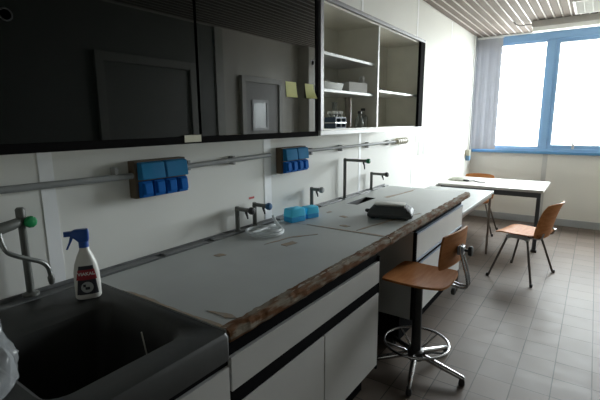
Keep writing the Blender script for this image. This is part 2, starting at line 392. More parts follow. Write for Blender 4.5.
poly_patch([(.22, 1.25), (.26, 1.25), (.262, 1.29), (.225, 1.285)], w1)
poly_patch([(.37, 1.55), (.41, 1.54), (.42, 1.62), (.38, 1.63)], w1)
poly_patch([(.735, .95), (.748, .93), (.748, 1.85), (.74, 1.7), (.728, 1.5), (.742, 1.3), (.73, 1.1)], w1)
poly_patch([(.30, 1.52), (.305, 1.50), (.34, 1.68), (.42, 1.80), (.415, 1.81), (.33, 1.70)], w1)
w2 = thing('worktop', 'grey laminate worktop with a slot, running from the blue boxes to the white tables', 'worktop')
hx0, hx1, hy0, hy1 = .135, .225, 2.63, 2.95
g = MB()
g.box(.062, hx0, 1.948, 3.6, .862, .90); g.box(hx1, .752, 1.948, 3.6, .862, .90); g.box(hx0, hx1, 1.948, hy0, .862, .90); g.box(hx0, hx1, hy1, 3.6, .862, .90)
g.build('laminate_board', lam, w2)
g = MB(); g.box(hx0, hx1, hy0, hy1, .78, .785); g.box(hx0, hx0 + .004, hy0, hy1, .785, .898); g.box(hx1 - .004, hx1, hy0, hy1, .785, .898); g.box(hx0, hx1, hy0, hy0 + .004, .785, .898); g.box(hx0, hx1, hy1 - .004, hy1, .785, .898)
g.build('drip_cup', mat('cup_black', (.01, .01, .011), .6), w2)
wedge(1.95, 3.598, w2)
poly_patch([(.25, 1.95), (.745, 1.952), (.745, 1.972), (.5, 1.966), (.25, 1.962)], w2)
poly_patch([(.42, 2.03), (.47, 2.02), (.48, 2.055), (.43, 2.06)], w2)
poly_patch([(.30, 2.24), (.35, 2.22), (.36, 2.25), (.31, 2.27)], w2)
poly_patch([(.26, 3.02), (.30, 3.0), (.31, 3.12), (.345, 3.4), (.335, 3.52), (.30, 3.2)], w2)
poly_patch([(.735, 2.05), (.748, 2.03), (.748, 3.4), (.738, 3.1), (.73, 2.8), (.742, 2.5), (.725, 2.3)], w2)
poly_patch([(.55, 2.0), (.555, 1.98), (.62, 2.3), (.70, 2.6), (.69, 2.6), (.60, 2.3)], w2)
poly_patch([(.17, 2.30), (.19, 2.28), (.20, 2.33), (.18, 2.34)], w2)
# service trunking at the wall
tr = thing('service_trunking', 'dark metal service channel along the wall behind the worktop', 'trunking')
g = MB(); g.box(.008, .060, .02, 3.6, .86, .900)
g.box(.006, .014, .02, 3.6, .9, .914); g.build('channel', trunk_m, tr, bevel=.002)
g = MB()
y = .80
while y < 3.55:
    L = random.uniform(.14, .3); g.box(.018, .054, y, min(y + L, 3.59), .9, .9075); y += L + .035
g.build('cover_plates', mat('trunk_plate', (.16, .165, .17), .4), tr, bevel=.002)
# black sink
sk = thing('laboratory_sink', 'black moulded laboratory sink in the near corner of the bench', 'sink')
g = MB()
R = [rrect(.062, .770, .0, .787, .815, .012), rrect(.062, .772, .0, .787, .885, .014), rrect(.064, .764, .002, .785, .898, .016), rrect(.070, .752, .006, .781, .8985, .02),
     rrect(.11, .715, .18, .765, .896, .05), rrect(.225, .658, .345, .735, .888, .06), rrect(.245, .645, .36, .72, .872, .055), rrect(.255, .632, .372, .708, .80, .05), rrect(.265, .61, .39, .69, .63, .05), rrect(.285, .585, .415, .665, .605, .04), rrect(.38, .42, .52, .56, .60, .018)]
g.loft(R, cap0=False); g.build('basin', sink_m, sk, smooth=True)
MB().lathe([(.0, .0), (.032, 0), (.034, .004), (.026, .005), (.024, .002), (0.001, .002)], (.40, .54, .602)).build('drain', mat('drain_grey', (.2, .2, .2), .3, metal=.8), sk, smooth=True)
tag(MB().tube([(.523, .694, .72), (.520, .672, .875)], .0022, 8).build('streak', mat('streak_pale', (.55, .55, .5), .4)), 'thin pale streak upright against the wall of the black sink', 'streak')  # thin tube standing in for a pale upright mark on the basin wall

# ------------------------------------------------------------------ taps
def tap(y, h, L, km, label, noz=.035, z0=.9078, kr=.020, x0=.036):
    t_ = thing('laboratory_tap', label, 'tap', (x0, y, z0), 0, None)
    hh = h - z0
    MB().lathe([(.016, 0), (.016, .006), (.0122, .010), (.0122, hh - .012), (.013, hh - .006), (.011, hh + .012), (.004, hh + .014)], n=16).build('post', tap_m, t_, smooth=True)
    MB().lathe([(.0108, .0), (.0108, L - .012), (.012, L - .010), (.012, L + .004)], (0, 0, hh), n=16, axis='x').build('arm', tap_m, t_, smooth=True)
    g = MB()
    prof = [(.006, 0), (kr * .8, .002), (kr, .007), (kr, .022), (kr * .8, .028), (.002, .030)]
    g.lathe(prof, (L + .004, 0, hh), n=10, axis='x'); g.build('knob', km, t_, bevel=.001)
    MB().tube([(L - .020, 0, hh - .006), (L - .020, 0, hh - .018), (L - .014, 0, hh - .03), (L - .010, 0, hh - noz - .012)], [.008, .007, .006, .004], 12).build('nozzle', knob_k, t_, smooth=True)
    return t_
tap(1.605, 1.030, .085, knob_k, 'short grey bench tap with a black knob, left of the tap with the hose')
tap(1.745, 1.030, .085, knob_b, 'short grey bench tap with a blue knob and a clear hose on its nozzle')
tap(2.33, 1.038, .060, knob_y, 'short grey bench tap with a pale grey knob, behind the blue boxes')
tap(2.79, 1.198, .175, knob_g, 'tall grey bench tap with a green knob beside the slot in the worktop', noz=.05, kr=.018)
tap(3.26, 1.045, .120, knob_k, 'short grey bench tap with a black knob, farthest along the bench')
# sink mixer
t_ = thing('sink_tap', 'grey gooseneck sink tap with a bright green knob by the sink', 'tap', (.036, .58, .9082))
MB().lathe([(.026, 0), (.026, .008), (.0125, .014), (.0115, .26), (.0145, .27), (.0145, .30), (.010, .306)], n=16).build('post', tap_m, t_, smooth=True)
MB().tube([(0, .0, .262), (.012, -.03, .256), (.016, -.09, .246), (.016, -.26, .236)], [.014, .017, .019, .018], 14).build('valve_body', tap_m, t_, smooth=True)
MB().tube([(-.0, .0, .268), (.008, .018, .258)], .010, 12).build('knob_stem', tap_m, t_)
g = MB(); g.lathe([(.008, 0), (.016, .002), (.020, .008), (.020, .018), (.016, .023), (.002, .025)], (.004, .020, .256), n=10, axis='x'); g.build('knob', mat('knob_bright_green', (.003, .27, .08), .5), t_, bevel=.0015)
sp_ = smoothpath([(.022, -.075, .243), (.030, -.076, .215), (.040, -.068, .180), (.046, -.045, .160), (.046, -.01, .140), (.046, .025, .120), (.046, .044, .095), (.046, .050, .060)], 8)
MB().tube(sp_, .0075, 12).build('spout', mat('spout_grey', (.20, .21, .20), .35, metal=.5), t_, smooth=True)
MB().lathe([(.006, 0), (.009, .004), (.011, .016), (.011, .026), (.008, .032)], (.046, .050, .034), n=14).build('nozzle', tap_m, t_, smooth=True)

# hose
pts = [(.168, 1.745, .985), (.176, 1.745, .965), (.20, 1.742, .938), (.232, 1.738, .918)]
cx, cy = .165, 1.675
for k in range(0, 20):
    a = .5 - k * 2 * PI / 14; r = .098 - .0012 * k + .008 * math.sin(k)
    pts.append((cx + r * math.cos(a) * .95 + .006 * math.sin(k * .7), cy + r * math.sin(a) * 1.05, .9098 + .0048 * (k / 12)))
pts += [(.13, 1.80, .911), (.10, 1.88, .9098)]
tag(MB().tube(smoothpath(pts, 5), .0085, 10).build('hose', hose_m, smooth=True), 'clear plastic hose coiled on the worktop below the blue-knobbed tap', 'hose')

# spray bottle
sb = thing('spray_bottle', 'white spray bottle with a blue trigger head at the back of the sink', 'bottle', (.185, .70, .8965), 1.02)
def oval(a, b_, z, cx=0, n=28, p=2.6):
    out = []
    for i in range(n):
        t = 2 * PI * i / n; c_, s_ = math.cos(t), math.sin(t)
        out.append((cx + a * math.copysign(abs(c_) ** (2 / p), c_), b_ * math.copysign(abs(s_) ** (2 / p), s_), z))
    return out
MB().loft([oval(.037, .024, 0), oval(.0405, .027, .005), oval(.041, .0275, .05), oval(.040, .027, .09), oval(.035, .025, .12), oval(.025, .021, .148), oval(.017, .016, .166), oval(.0145, .0145, .178)]).build('body', bottle_w, sb, smooth=True)
MB().lathe([(.0155, 0), (.0155, .02)], (0, 0, .178), n=20).build('neck_collar', blue_t, sb, smooth=True)
g = MB(); g.loft([oval(.016, .012, .198, 0, p=4), oval(.020, .0125, .205, -.002, p=4), oval(.030, .0125, .222, -.011, p=4), oval(.028, .0115, .234, -.009, p=4), oval(.02, .008, .240, -.004, p=4)])
g.box(-.056, -.036, -.007, .007, .219, .235); g.build('spray_head', blue_t, sb, smooth=True)
MB().loft([[(-.036 - .002, -.005, .219), (-.026, -.005, .219), (-.026, .005, .219), (-.038, .005, .219)], [(-.043, -.005, .20), (-.035, -.005, .20), (-.035, .005, .20), (-.043, .005, .20)], [(-.054, -.005, .175), (-.048, -.005, .175), (-.048, .005, .175), (-.054, .005, .175)]]).build('trigger', blue_t, sb)
# label wrapped on the front (local -y side)
def lab(z0, z1, w0, w1, off, n=10):
    g = MB(); A_ = []; B_ = []
    for r_, (z, w) in enumerate(((z0, w0), (z1, w1))):
        pass
    rows = 8; vs = []; fs = []
    for j in range(rows + 1):
        t = j / rows; z = z0 + (z1 - z0) * t; w = w0 + (w1 - w0) * t
        a = .041 if z < .09 else .041 - (z - .09) / .03 * .006; b_ = .0276 if z < .09 else .0272 - (z - .09) / .03 * .002
        for i in range(n + 1):
            x = w * (-1 + 2 * i / n); y = -b_ * (max(0, 1 - (abs(x) / a) ** 2.6)) ** (1 / 2.6) - off
            vs.append((x, y, z))
    for j in range(rows):
        for i in range(n): k = j * (n + 1) + i; fs.append((k, k + 1, k + n + 2, k + n + 1))
    N = len(vs); vs += [(p[0], p[1] + off * .9, p[2]) for p in vs]
    fs += [tuple(N + q for q in f[::-1]) for f in fs]
    g.add(vs, fs); return g
lb = lab(.018, .118, .033, .022, .0006).build('label', label_k, sb)
lab(.070, .105, .0315, .025, .0010).build('label_band', red_m, lb)
tx = bpy.data.curves.new('lettering', 'FONT'); tx.body = 'VIAKAL'; tx.size = .0155; tx.align_x = 'CENTER'; tx.extrude = .0006; tx.offset = .0003
to = bpy.data.objects.new('lettering', tx); COL.objects.link(to); bpy.context.view_layer.update()
me = bpy.data.meshes.new_from_object(to.evaluated_get(bpy.context.evaluated_depsgraph_get())); bpy.data.objects.remove(to)
for v in me.vertices:   # bend round the label
    x, y_, z_ = v.co; zz = .086 + y_; v.co = (x, -.0276 * (max(0, 1 - (abs(x) / .041) ** 2.6)) ** (1 / 2.6) - .0016 - z_, zz)
me.materials.clear(); me.materials.append(paper)
lo_ = bpy.data.objects.new('lettering', me); COL.objects.link(lo_); lo_.parent = lb
g = MB(); g.lathe([(.0, 0), (.019, 0), (.019, .0006), (0.001, .0006)], (0, -.0296, .044), n=24, axis='y'); g.build('round_picture', mat('label_grey', (.45, .47, .47), .5), lb)
g = MB(); g.box(-.006, .008, -.0312, -.0298, .036, .045); g.box(-.012, -.004, -.0312, -.0298, .046, .055); g.build('picture_detail', label_k, lb)

# plastic bag (crumpled film) at the left end of the sink
g = MB(); rings = []
for j in range(36):
    t = j / 35; z = .8985 + .19 * t; r = []
    for i in range(110):
        a = 2 * PI * i / 110; ca_, sa_ = math.cos(a), math.sin(a)
        rid = 1 - 2 * abs(noise.noise(Vector((ca_ * 2.6, sa_ * 2.6, t * 2.2 + 4))))
        k = .95 - .28 * t ** 2 + .22 * noise.noise(Vector((ca_ * 1.8, sa_ * 1.8, t * 2.5))) + .10 * rid * rid + .05 * abs(noise.noise(Vector((ca_ * 9, sa_ * 9, t * 7))))
        x_ = .47 + .14 * k * ca_; y_ = .225 + .125 * k * sa_
        r.append((x_, min(y_, .356), z + (.03 * noise.noise(Vector((x_ * 9, y_ * 9, 3))) * t)))
    rings.append(r)
g.loft(rings, cap1=False); tag(g.build('plastic_bag', film, smooth=True), 'crumpled clear plastic bag standing at the near end of the sink', 'bag')

# blue boxes
def tipbox(x, y, rz, label, s=1, lidm=cyan):
    b_ = thing('plastic_box', label, 'box', (x, y, .9005), rz, None)
    MB().box(-.042 * s, .042 * s, -.058 * s, .058 * s, 0, .036 * s).build('tray', cyan_d, b_, bevel=.004)
    MB().loft([rrect(-.044 * s, .044 * s, -.060 * s, .060 * s, .0365 * s, .006), rrect(-.041 * s, .041 * s, -.057 * s, .057 * s, .082 * s, .008), rrect(-.036 * s, .036 * s, -.052 * s, .052 * s, .087 * s, .008)]).build('lid', lidm, b_, smooth=True)
    return b_
tipbox(.140, 1.985, -.25, 'bright blue plastic box on the worktop, nearer of the pair', .92)
tipbox(.160, 2.120, -.30, 'bright blue plastic box on the worktop, farther of the pair', .80)

# grey instrument
d_ = thing('bench_scale', 'dark grey instrument with a pale top plate on the worktop', 'scale', (.575, 2.405, .9015), .27)
def rr2(a, b_, z, dx=0, dy=0, r=.02): return rrect(-a + dx, a + dx, -b_ + dy, b_ + dy, z, r, 4)
MB().loft([rr2(.125, .085, .006), rr2(.133, .098, .012), rr2(.135, .10, .028), rr2(.122, .075, .052, -.002, .018), rr2(.096, .058, .066, -.008, .034)]).build('housing', scale_b, d_, bevel=.003)
MB().loft([rr2(.085, .050, .066, -.012, .036), rr2(.094, .056, .070, -.012, .036), rr2(.095, .057, .076, -.012, .036), rr2(.090, .052, .078, -.012, .036)]).build('top_plate', scale_t, d_, smooth=True)
g = MB()
for k in range(6): g.box(.098 + k * .007, .102 + k * .007, -.075, .08, .02, .062 - k * .006)
g.build('ribbed_end', rubber, d_, bevel=.001)
MB().tube([(-.13, .03, .022), (-.155, .03, .024), (-.165, .03, .024)], [.012, .012, .009], 12).build('adjusting_knob', knob_k, d_, smooth=True)
for sx in (-1, 1):
    for sy in (-1, 1): MB().lathe([(.012, -.0012), (.012, .008)], (sx * .1, sy * .065, 0), n=12).build('foot', rubber, d_)

# ------------------------------------------------------------------ wall conduit and sockets
cd = thing('conduit', 'grey steel conduit running along the wall beneath the cabinets', 'pipe')
MB().tube([(.03, -.5, 1.29), (.03, 1.004, 1.272)], .0125).build('pipe', pipe_m, cd, smooth=True)
MB().tube([(.03, 1.27, 1.285), (.03, 1.90, 1.297)], .0125).build('pipe', pipe_m, cd, smooth=True)
MB().tube([(.03, 2.26, 1.297), (.03, 3.80, 1.293)], .0105).build('pipe', pipe_m, cd, smooth=True)
for y in (.25, .935, 1.30, 1.6, 2.34, 2.75, 3.2, 3.62): MB().box(0, .034, y - .008, y + .008, 1.266, 1.312).build('clip', mat('clip_grey', (.33, .33, .33), .4), cd, bevel=.002)
cc = MB(); cc.tube([(.032, 3.80, 1.293), (.032, 4.06, 1.297)], .026, 14)
for k in range(4): cc.tube([(.032, 3.83 + k * .06, 1.294), (.032, 3.85 + k * .06, 1.294)], .031, 14)
cc.build('end_connector', beige, cd, smooth=True)
def sockets(y0, y1, zc, label):
    s_ = thing('socket_panel', label, 'sockets', (0, y0, zc))
    L = y1 - y0; MB().box(0.001, .0445, -.010, L + .006, -.076, .080).build('backplate', wood_b, s_, bevel=.003)
    for k in range(2):
        a = L * k / 2
        MB().loft([[(.045, a + .002, .0), (.045, a + L / 2 - .002, .0), (.045, a + L / 2 - .002, .075), (.045, a + .002, .075)], [(.078, a + .005, .003), (.078, a + L / 2 - .005, .003), (.070, a + L / 2 - .005, .070), (.070, a + .005, .070)]]).build('cover', sock_t, s_, bevel=.004)
    for k in range(4):
        a = L * k / 4; b_ = a + L / 4
        f_ = MB().loft([[(.045, a + .003, -.074), (.045, b_ - .003, -.074), (.045, b_ - .003, -.004), (.045, a + .003, -.004)], [(.068, a + .005, -.070), (.068, b_ - .005, -.070), (.066, b_ - .005, -.006), (.066, a + .005, -.006)]]).build('socket', sock_b, s_, bevel=.003)
        MB().loft([[(.066, a + .010, -.060), (.066, b_ - .010, -.060), (.066, b_ - .010, -.008), (.066, a + .010, -.008)], [(.082, a + .013, -.058), (.082, b_ - .013, -.058), (.078, b_ - .013, -.012), (.078, a + .013, -.012)]]).build('flap', sock_b, f_, bevel=.003)
    return s_
sockets(1.015, 1.262, 1.252, 'blue socket panel on the wall above the worktop, nearer of the two')
sockets(2.0, 2.245, 1.252, 'blue socket panel on the wall above the taps, farther of the two')
tag(MB().box(.0005, .0015, 1.74, 1.785, 1.056, 1.068).build('warning_sticker', mat('sticker_red', (.5, .05, .05), .5)), 'small red sticker on the wall above the blue-knobbed tap', 'sticker')
ps = thing('wall_notice', 'white paper sheet with a grey arch shape on the wall past the conduit end', 'paper')
MB().box(.0005, .003, 4.40, 5.16, 1.10, 1.335).build('sheet', paper, ps)
g = MB()
arch = smoothpath([(.0055, 4.50, 1.105), (.0055, 4.50, 1.24), (.0055, 4.58, 1.30), (.0055, 4.67, 1.24), (.0055, 4.67, 1.105)], 6)
g.tube(arch, .0025, 6)
g2 = MB(); vs = []
for p in arch: pass
ro = [(math.cos(a), math.sin(a)) for a in [PI * k / 12 for k in range(13)]]
out = [(4.585 + .115 * c_, 1.235 + .075 * s_) for c_, s_ in ro]; inn = [(4.585 + .045 * c_, 1.215 + .055 * s_) for c_, s_ in ro]
out = [(4.70, 1.11)] + out + [(4.47, 1.11)]; inn = [(4.63, 1.11)] + inn + [(4.54, 1.11)]
n = len(out); vs = [(.003, y, z) for y, z in out + inn] + [(.0045, y, z) for y, z in out + inn]; fs = []
for i in range(n - 1):
    fs += [(i, i + 1, n + i + 1, n + i), (2 * n + i, 3 * n + i, 3 * n + i + 1, 2 * n + i + 1), (i, 2 * n + i, 2 * n + i + 1, i + 1), (n + i, n + i + 1, 3 * n + i + 1, 3 * n + i)]
MB().add(vs, fs).build('arch_shape', mat('print_grey', (.45, .45, .42), .7), ps)
MB().box(.003, .0042, 4.92, 4.94, 1.11, 1.33).build('violet_line', mat('print_violet', (.35, .30, .55), .7), ps)

# corner pipes and switch box
cp = thing('corner_conduit', 'pale pipe with a small box in the corner beside the window', 'pipe', (0, 6.62, 0))
MB().tube([(.025, 0, 1.05), (.025, 0, H - .022)], .011).build('pipe', plastic_w, cp, smooth=True)
MB().tube([(.022, .09, .93), (.022, .09, H - .022)], .013).build('pipe', mat('pipe_grey', (.30, .31, .33), .5), cp, smooth=True)
MB().box(0, .06, -.07, .05, .965, 1.05).build('switch_box', beige, cp, bevel=.006)
MB().box(.0, .055, -.03, .05, .89, .963).build('blue_socket', mat('socket_pale_blue', (.15, .30, .48), .5), cp, bevel=.005)

# ------------------------------------------------------------------ upper cabinets
ZB, ZT, XC = 1.425, 2.125, .324
A0, A1, B0, B1 = .36, 1.955, 1.965, 3.60
ca = thing('wall_cabinet', 'wall cabinet closed by dark smoked glass sliding doors', 'cabinet')
g = MB(); g.box(0, XC - .03, A0, A1, ZB, ZB + .018); g.box(0, XC - .03, A0, A1, ZT - .018, ZT); g.box(0, XC - .03, A0, A0 + .018, ZB, ZT); g.box(0, XC - .03, A1 - .018, A1, ZB, ZT); g.box(0, .008, A0, A1, ZB, ZT)
g.build('carcass', inner_m, ca)
g = MB(); g.box(XC - .03, XC + .004, A0, A1, ZB - .018, ZB + .008); g.box(XC - .03, XC + .004, A0, A1, ZT - .022, ZT + .012)
g.box(XC - .03, XC + .004, A0, A0 + .02, ZB + .008, ZT - .022); g.box(XC - .03, XC + .004, A1 - .022, A1, ZB + .008, ZT - .022)
g.build('front_frame', frame_k, ca, bevel=.002)
for (y0, y1, x_, hy) in ((A0 + .02, 1.165, XC - .0115, .5), (1.125, A1 - .022, XC - .004, 1.905)):
    gd = MB().box(x_ - .003, x_ + .003, y0, y1, ZB + .008, ZT - .022).build('glass_door', doorglass, ca)
    MB().lathe([(.017, 0), (.017, .0008), (.013, .001), (.0125, -.0)], (x_ + .003, hy, 1.785 if hy > 1 else 1.757), n=20, axis='x').build('finger_pull', mat('pull_black', (.004, .004, .004), .5), gd)
MB().box(XC + .004, XC + .005, 1.035, 1.115, ZB - .012, ZB + .014).build('tape_piece', mat('tape_cream', (.6, .58, .44), .6), ca)
def note(y0, y1, z0, z1, curl, label):
    g = MB(); n = 8; vs = []; fs = []
    for j in range(n + 1):
        t = j / n
        for i in range(n + 1):
            s_ = i / n; x_ = XC + .0003 + curl * (1 - t) ** 2 * (.3 + .7 * s_)
            vs.append((x_, y0 + (y1 - y0) * s_ + .006 * (1 - t), z0 + (z1 - z0) * t))
    for j in range(n):
        for i in range(n): k = j * (n + 1) + i; fs.append((k, k + 1, k + n + 2, k + n + 1))
    N = len(vs); vs += [(p[0] + .0004, p[1], p[2]) for p in vs]; fs += [tuple(N + q for q in f[::-1]) for f in fs]
    tag(g.add(vs, fs).build('sticky_note', yellow, fix=False), label, 'note')
note(1.665, 1.752, 1.603, 1.676, .006, 'yellow sticky note on the dark glass, farther from the white shelves')
note(1.83, 1.91, 1.603, 1.676, .022, 'curled yellow sticky note on the dark glass, next to the white shelves')
cb = thing('wall_cabinet', 'open white wall cabinet with shelves, its glass doors missing', 'cabinet')
g = MB(); g.box(0, XC - .01, B0, B1, ZB, ZB + .018); g.box(0, XC - .01, B0, B1, ZT - .018, ZT); g.box(0, XC - .01, B0, B0 + .018, ZB, ZT); g.box(0, XC - .01, B1 - .018, B1, ZB, ZT); g.box(0, .008, B0, B1, ZB, ZT)
g.build('carcass', inner_m, cb, bevel=.001)
MB().box(.008, XC - .01, 2.722, 2.738, ZB + .018, ZT - .018).build('divider', inner_m, cb)
MB().box(XC - .01, XC - .006, 2.720, 2.740, ZB + .018, ZT - .018).build('divider_edge', shelf_m, cb)
def shelf(y0, y1, z): return MB().box(.008, XC - .03, y0, y1, z - .018, z).build('shelf', shelf_m, cb, bevel=.002)
shelf(B0 + .018, 2.722, 1.868); shelf(B0 + .018, 2.722, 1.668); shelf(2.738, B1 - .018, 1.700)
g = MB(); g.box(XC - .01, XC + .012, B0, B1, ZT - .008, ZT + .014); g.build('top_track', frame_g, cb, bevel=.002)
MB().box(XC - .01, XC + .012, B0, B1, ZB - .016, ZB + .010).build('bottom_track', shelf_m, cb, bevel=.002)
MB().box(XC - .01, XC + .012, B0 + .0, B0 + .032, ZB + .010, ZT - .008).build('side_post', frame_g, cb, bevel=.002)
MB().box(XC - .01, XC + .012, B1 - .10, B1, ZB + .010, ZT - .008).build('side_post', frame_k, cb, bevel=.002)
for y in (2.28, 3.12): MB().box(.01, .03, y - .03, y + .03, ZT - .05, ZT - .02).build('hanger_bracket', beige, cb)

# things in the open cabinet
bx = thing('carton', 'open white carton with a crumpled paper, on the middle shelf', 'box', (.225, 2.53, 1.6685), -.15)
g = MB(); a, b_, h = .05, .10, .062
g.box(-a, a, -b_, b_, 0, .003); g.box(-a, -a + .002, -b_, b_, .003, h); g.box(a - .002, a, -b_, b_, .003, h); g.box(-a, a, -b_, -b_ + .002, .003, h); g.box(-a, a, b_ - .002, b_, .003, h)
g.build('body', paper, bx)
g = MB(); rings = []
for j in range(8):
    t = j / 7
    rings.append([(.015 + (.032 + .006 * math.sin(3 * i + j)) * (1 - .5 * t) * math.cos(i * PI / 6), .085 + (.026 + .008 * math.cos(5 * i + 2 * j)) * (1 - .4 * t) * math.sin(i * PI / 6), .004 + .105 * t) for i in range(12)])
g.loft(rings); g.build('crumpled_paper', paper, bx)
ty = thing('tray', 'low grey-green tray with a folded bag on it, left of the white carton', 'tray', (.18, 2.24, 1.6685))
g = MB(); g.loft([rr2(.07, .12, 0), rr2(.078, .13, .045), rr2(.074, .126, .045), rr2(.067, .117, .004)]); g.build('body', mat('tray_grey', (.33, .34, .29), .5), ty, smooth=True)
g = MB(); rings = []
for j in range(6):
    t = j / 5
    rings.append([((.055 + .01 * noise.noise(Vector((i, j * .7, 2)))) * (1 - .55 * t * t) * math.cos(i * PI / 8), (.10 + .02 * noise.noise(Vector((i * .8, j, 5)))) * (1 - .4 * t * t) * math.sin(i * PI / 8), .006 + .06 * t + .008 * noise.noise(Vector((i, j, 9)))) for i in range(16)])
g.loft(rings); g.build('folded_bag', mat('bag_olive', (.22, .21, .17), .6), ty)
rk = thing('tube_rack', 'small dark blue rack with white-capped tubes at the bottom left of the open cabinet', 'rack', (.25, 2.27, 1.4435))
g = MB(); g.box(-.04, .04, -.065, .065, .0, .006); g.box(-.04, .04, -.065, .065, .058, .066); g.box(-.04, .04, -.065, -.058, .006, .058); g.box(-.04, .04, .058, .065, .006, .058); g.box(-.04, .04, -.004, .004, .006, .058)
g.build('frame', rack_b, rk, bevel=.001)
MB().box(-.041, .041, -.066, .066, .030, .036).build('grey_band', alu, rk)
for sx in (-.02, .015):
    for y in (-.045, -.018, .02, .045):
        t1 = MB().lathe([(.004, 0), (.007, .006), (.007, .08)], (sx, y, .007), n=10).build('tube', glassm, rk, smooth=True)
        MB().lathe([(.0085, .0), (.0085, .014), (.006, .016)], (sx, y, .087), n=10).build('cap', paper, t1, smooth=True)
def glassware(name, label, x_, y_, prof, m=glassm, cap=None, cat='bottle'):
    o = thing(name, label, cat, (x_, y_, 1.4435))
    MB().lathe(prof, n=20).build('body', m, o, smooth=True)
    if cap: MB().lathe([(cap[0], 0), (cap[0], cap[2]), (cap[0] * .8, cap[2] + .002)], (0, 0, cap[1]), n=16).build('stopper', cap[3] if len(cap) > 3 else knob_k, o, smooth=True)
    return o
glassware('measuring_cylinder', 'tall brownish glass cylinder in the bottom left bay of the open cabinet', .23, 2.47, [(.03, 0), (.032, .005), (.022, .012), (.021, .02), (.021, .18), (.024, .19), (.023, .192)], brownglass, cat='cylinder')
glassware('conical_flask', 'stained conical flask just behind the tall brownish cylinder', .14, 2.45, [(.045, 0), (.048, .006), (.045, .02), (.018, .12), (.017, .16), (.020, .165)], glassm, cat='flask')
glassware('reagent_bottle', 'short clear bottle with a dark stopper beside the tall brownish cylinder', .26, 2.575, [(.024, 0), (.026, .004), (.026, .055), (.012, .075), (.011, .09)], glassm, (.014, .09, .016))
glassware('reagent_bottle', 'clear bottle with a dark stopper standing deeper in the cabinet, left of the divider', .24, 2.665, [(.03, 0), (.032, .004), (.032, .07), (.013, .09), (.012, .11)], glassm, (.015, .11, .016))
o = thing('stopper', 'small black stopper lying on the right-hand shelf of the open cabinet', 'stopper', (.21, 2.99, 1.7005)); MB().lathe([(.012, 0), (.015, .004), (.013, .022), (.008, .024)], n=14).build('body', knob_k, o, smooth=True)
g = MB(); n = 8; vs = []; fs = []
for j in range(n + 1):
    for i in range(n + 1): vs.append((.17 + .09 * i / n, 3.06 + .17 * j / n, 1.7008 + .008 * abs(noise.noise(Vector((i * .6, j * .5, 1)))) * (j / n)))
for j in range(n):
    for i in range(n): k = j * (n + 1) + i; fs.append((k, k + 1, k + n + 2, k + n + 1))
N = len(vs); vs += [(p[0], p[1], p[2] + .0006) for p in vs]; fs += [tuple(N + q for q in f[::-1]) for f in fs]
tag(g.add(vs, fs).build('paper_scrap', paper), 'scrap of white paper on the right-hand shelf of the open cabinet', 'paper')

# ------------------------------------------------------------------ tables
tb = thing('table', 'low white-topped table butted against the far end of the bench', 'table', (0, 3.61, 0))
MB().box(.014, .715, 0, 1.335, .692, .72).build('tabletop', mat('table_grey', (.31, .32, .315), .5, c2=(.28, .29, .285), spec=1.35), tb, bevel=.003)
g = MB(); g.box(.06, .70, .05, .075, .655, .692); g.box(.06, .70, 1.29, 1.315, .655, .692); g.box(.06, .085, .075, 1.29, .655, .692); g.box(.675, .70, .075, 1.29, .655, .692)
g.build('frame', leg_br, tb)
for x_, y_ in ((.073, .0625), (.073, 1.302), (.688, .0625), (.688, 1.302)): MB().tube([(x_, y_, 0), (x_, y_, .655)], .0125).build('leg', leg_br, tb, smooth=True)
tw = thing('table', 'white-topped table with a black frame under the window', 'table', (0, 5.24, 0))
MB().box(.014, 1.165, 0, .80, .688, .72).build('tabletop', table_w, tw, bevel=.006)
g = MB(); g.box(.04, 1.14, .03, .06, .628, .688); g.box(.04, 1.085, .74, .77, .628, .688); g.box(.04, .07, .06, .74, .628, .688)
g.loft([[(1.11, .06, z), (1.14, .06, z), (1.085, .74, z), (1.055, .74, z)] for z in (.628, .688)])
g.build('frame', dark_fr, tw)
for x_, y_ in ((.06, .05), (.06, .75), (1.12, .05), (1.062, .75)):
    lg = MB().box(x_ - .02, x_ + .02, y_ - .02, y_ + .02, .03, .628).build('leg', dark_fr, tw, bevel=.003)
    MB().box(x_ - .03, x_ + .03, y_ - .03, y_ + .03, 0, .03).build('foot', rubber, lg, bevel=.004)
# cloth/net heap on window table
g = MB(); rings = []
for j in range(7):
    t = j / 6
    rings.append([(.16 + (.13 + .03 * noise.noise(Vector((i * .7, j, 1)))) * (1 - .6 * t * t) * math.cos(i * PI / 10), 5.62 + (.12 + .03 * noise.noise(Vector((i * .6, j, 4)))) * (1 - .6 * t * t) * math.sin(i * PI / 10), .7205 + .045 * t + .006 * noise.noise(Vector((i, j * .8, 6))) * (j > 0)) for i in range(20)])
g.loft(rings); tag(g.build('cloth', mat('cloth_greygreen', (.42, .43, .36), .9, c2=(.30, .31, .26), nscale=25), smooth=True), 'crumpled grey-green cloth on the window table near the wall', 'cloth')
o = thing('cable', 'short dark cable lying beside the crumpled cloth on the window table', 'cable', (0, 0, .7205))
MB().tube(smoothpath([(.30, 5.55, .006), (.36, 5.60, .006), (.42, 5.53, .006), (.50, 5.56, .006)], 6), .006, 8).build('cord', rubber, o, smooth=True)
MB().box(.24, .31, 5.53, 5.57, 0, .022).build('plug', rubber, o, bevel=.004)

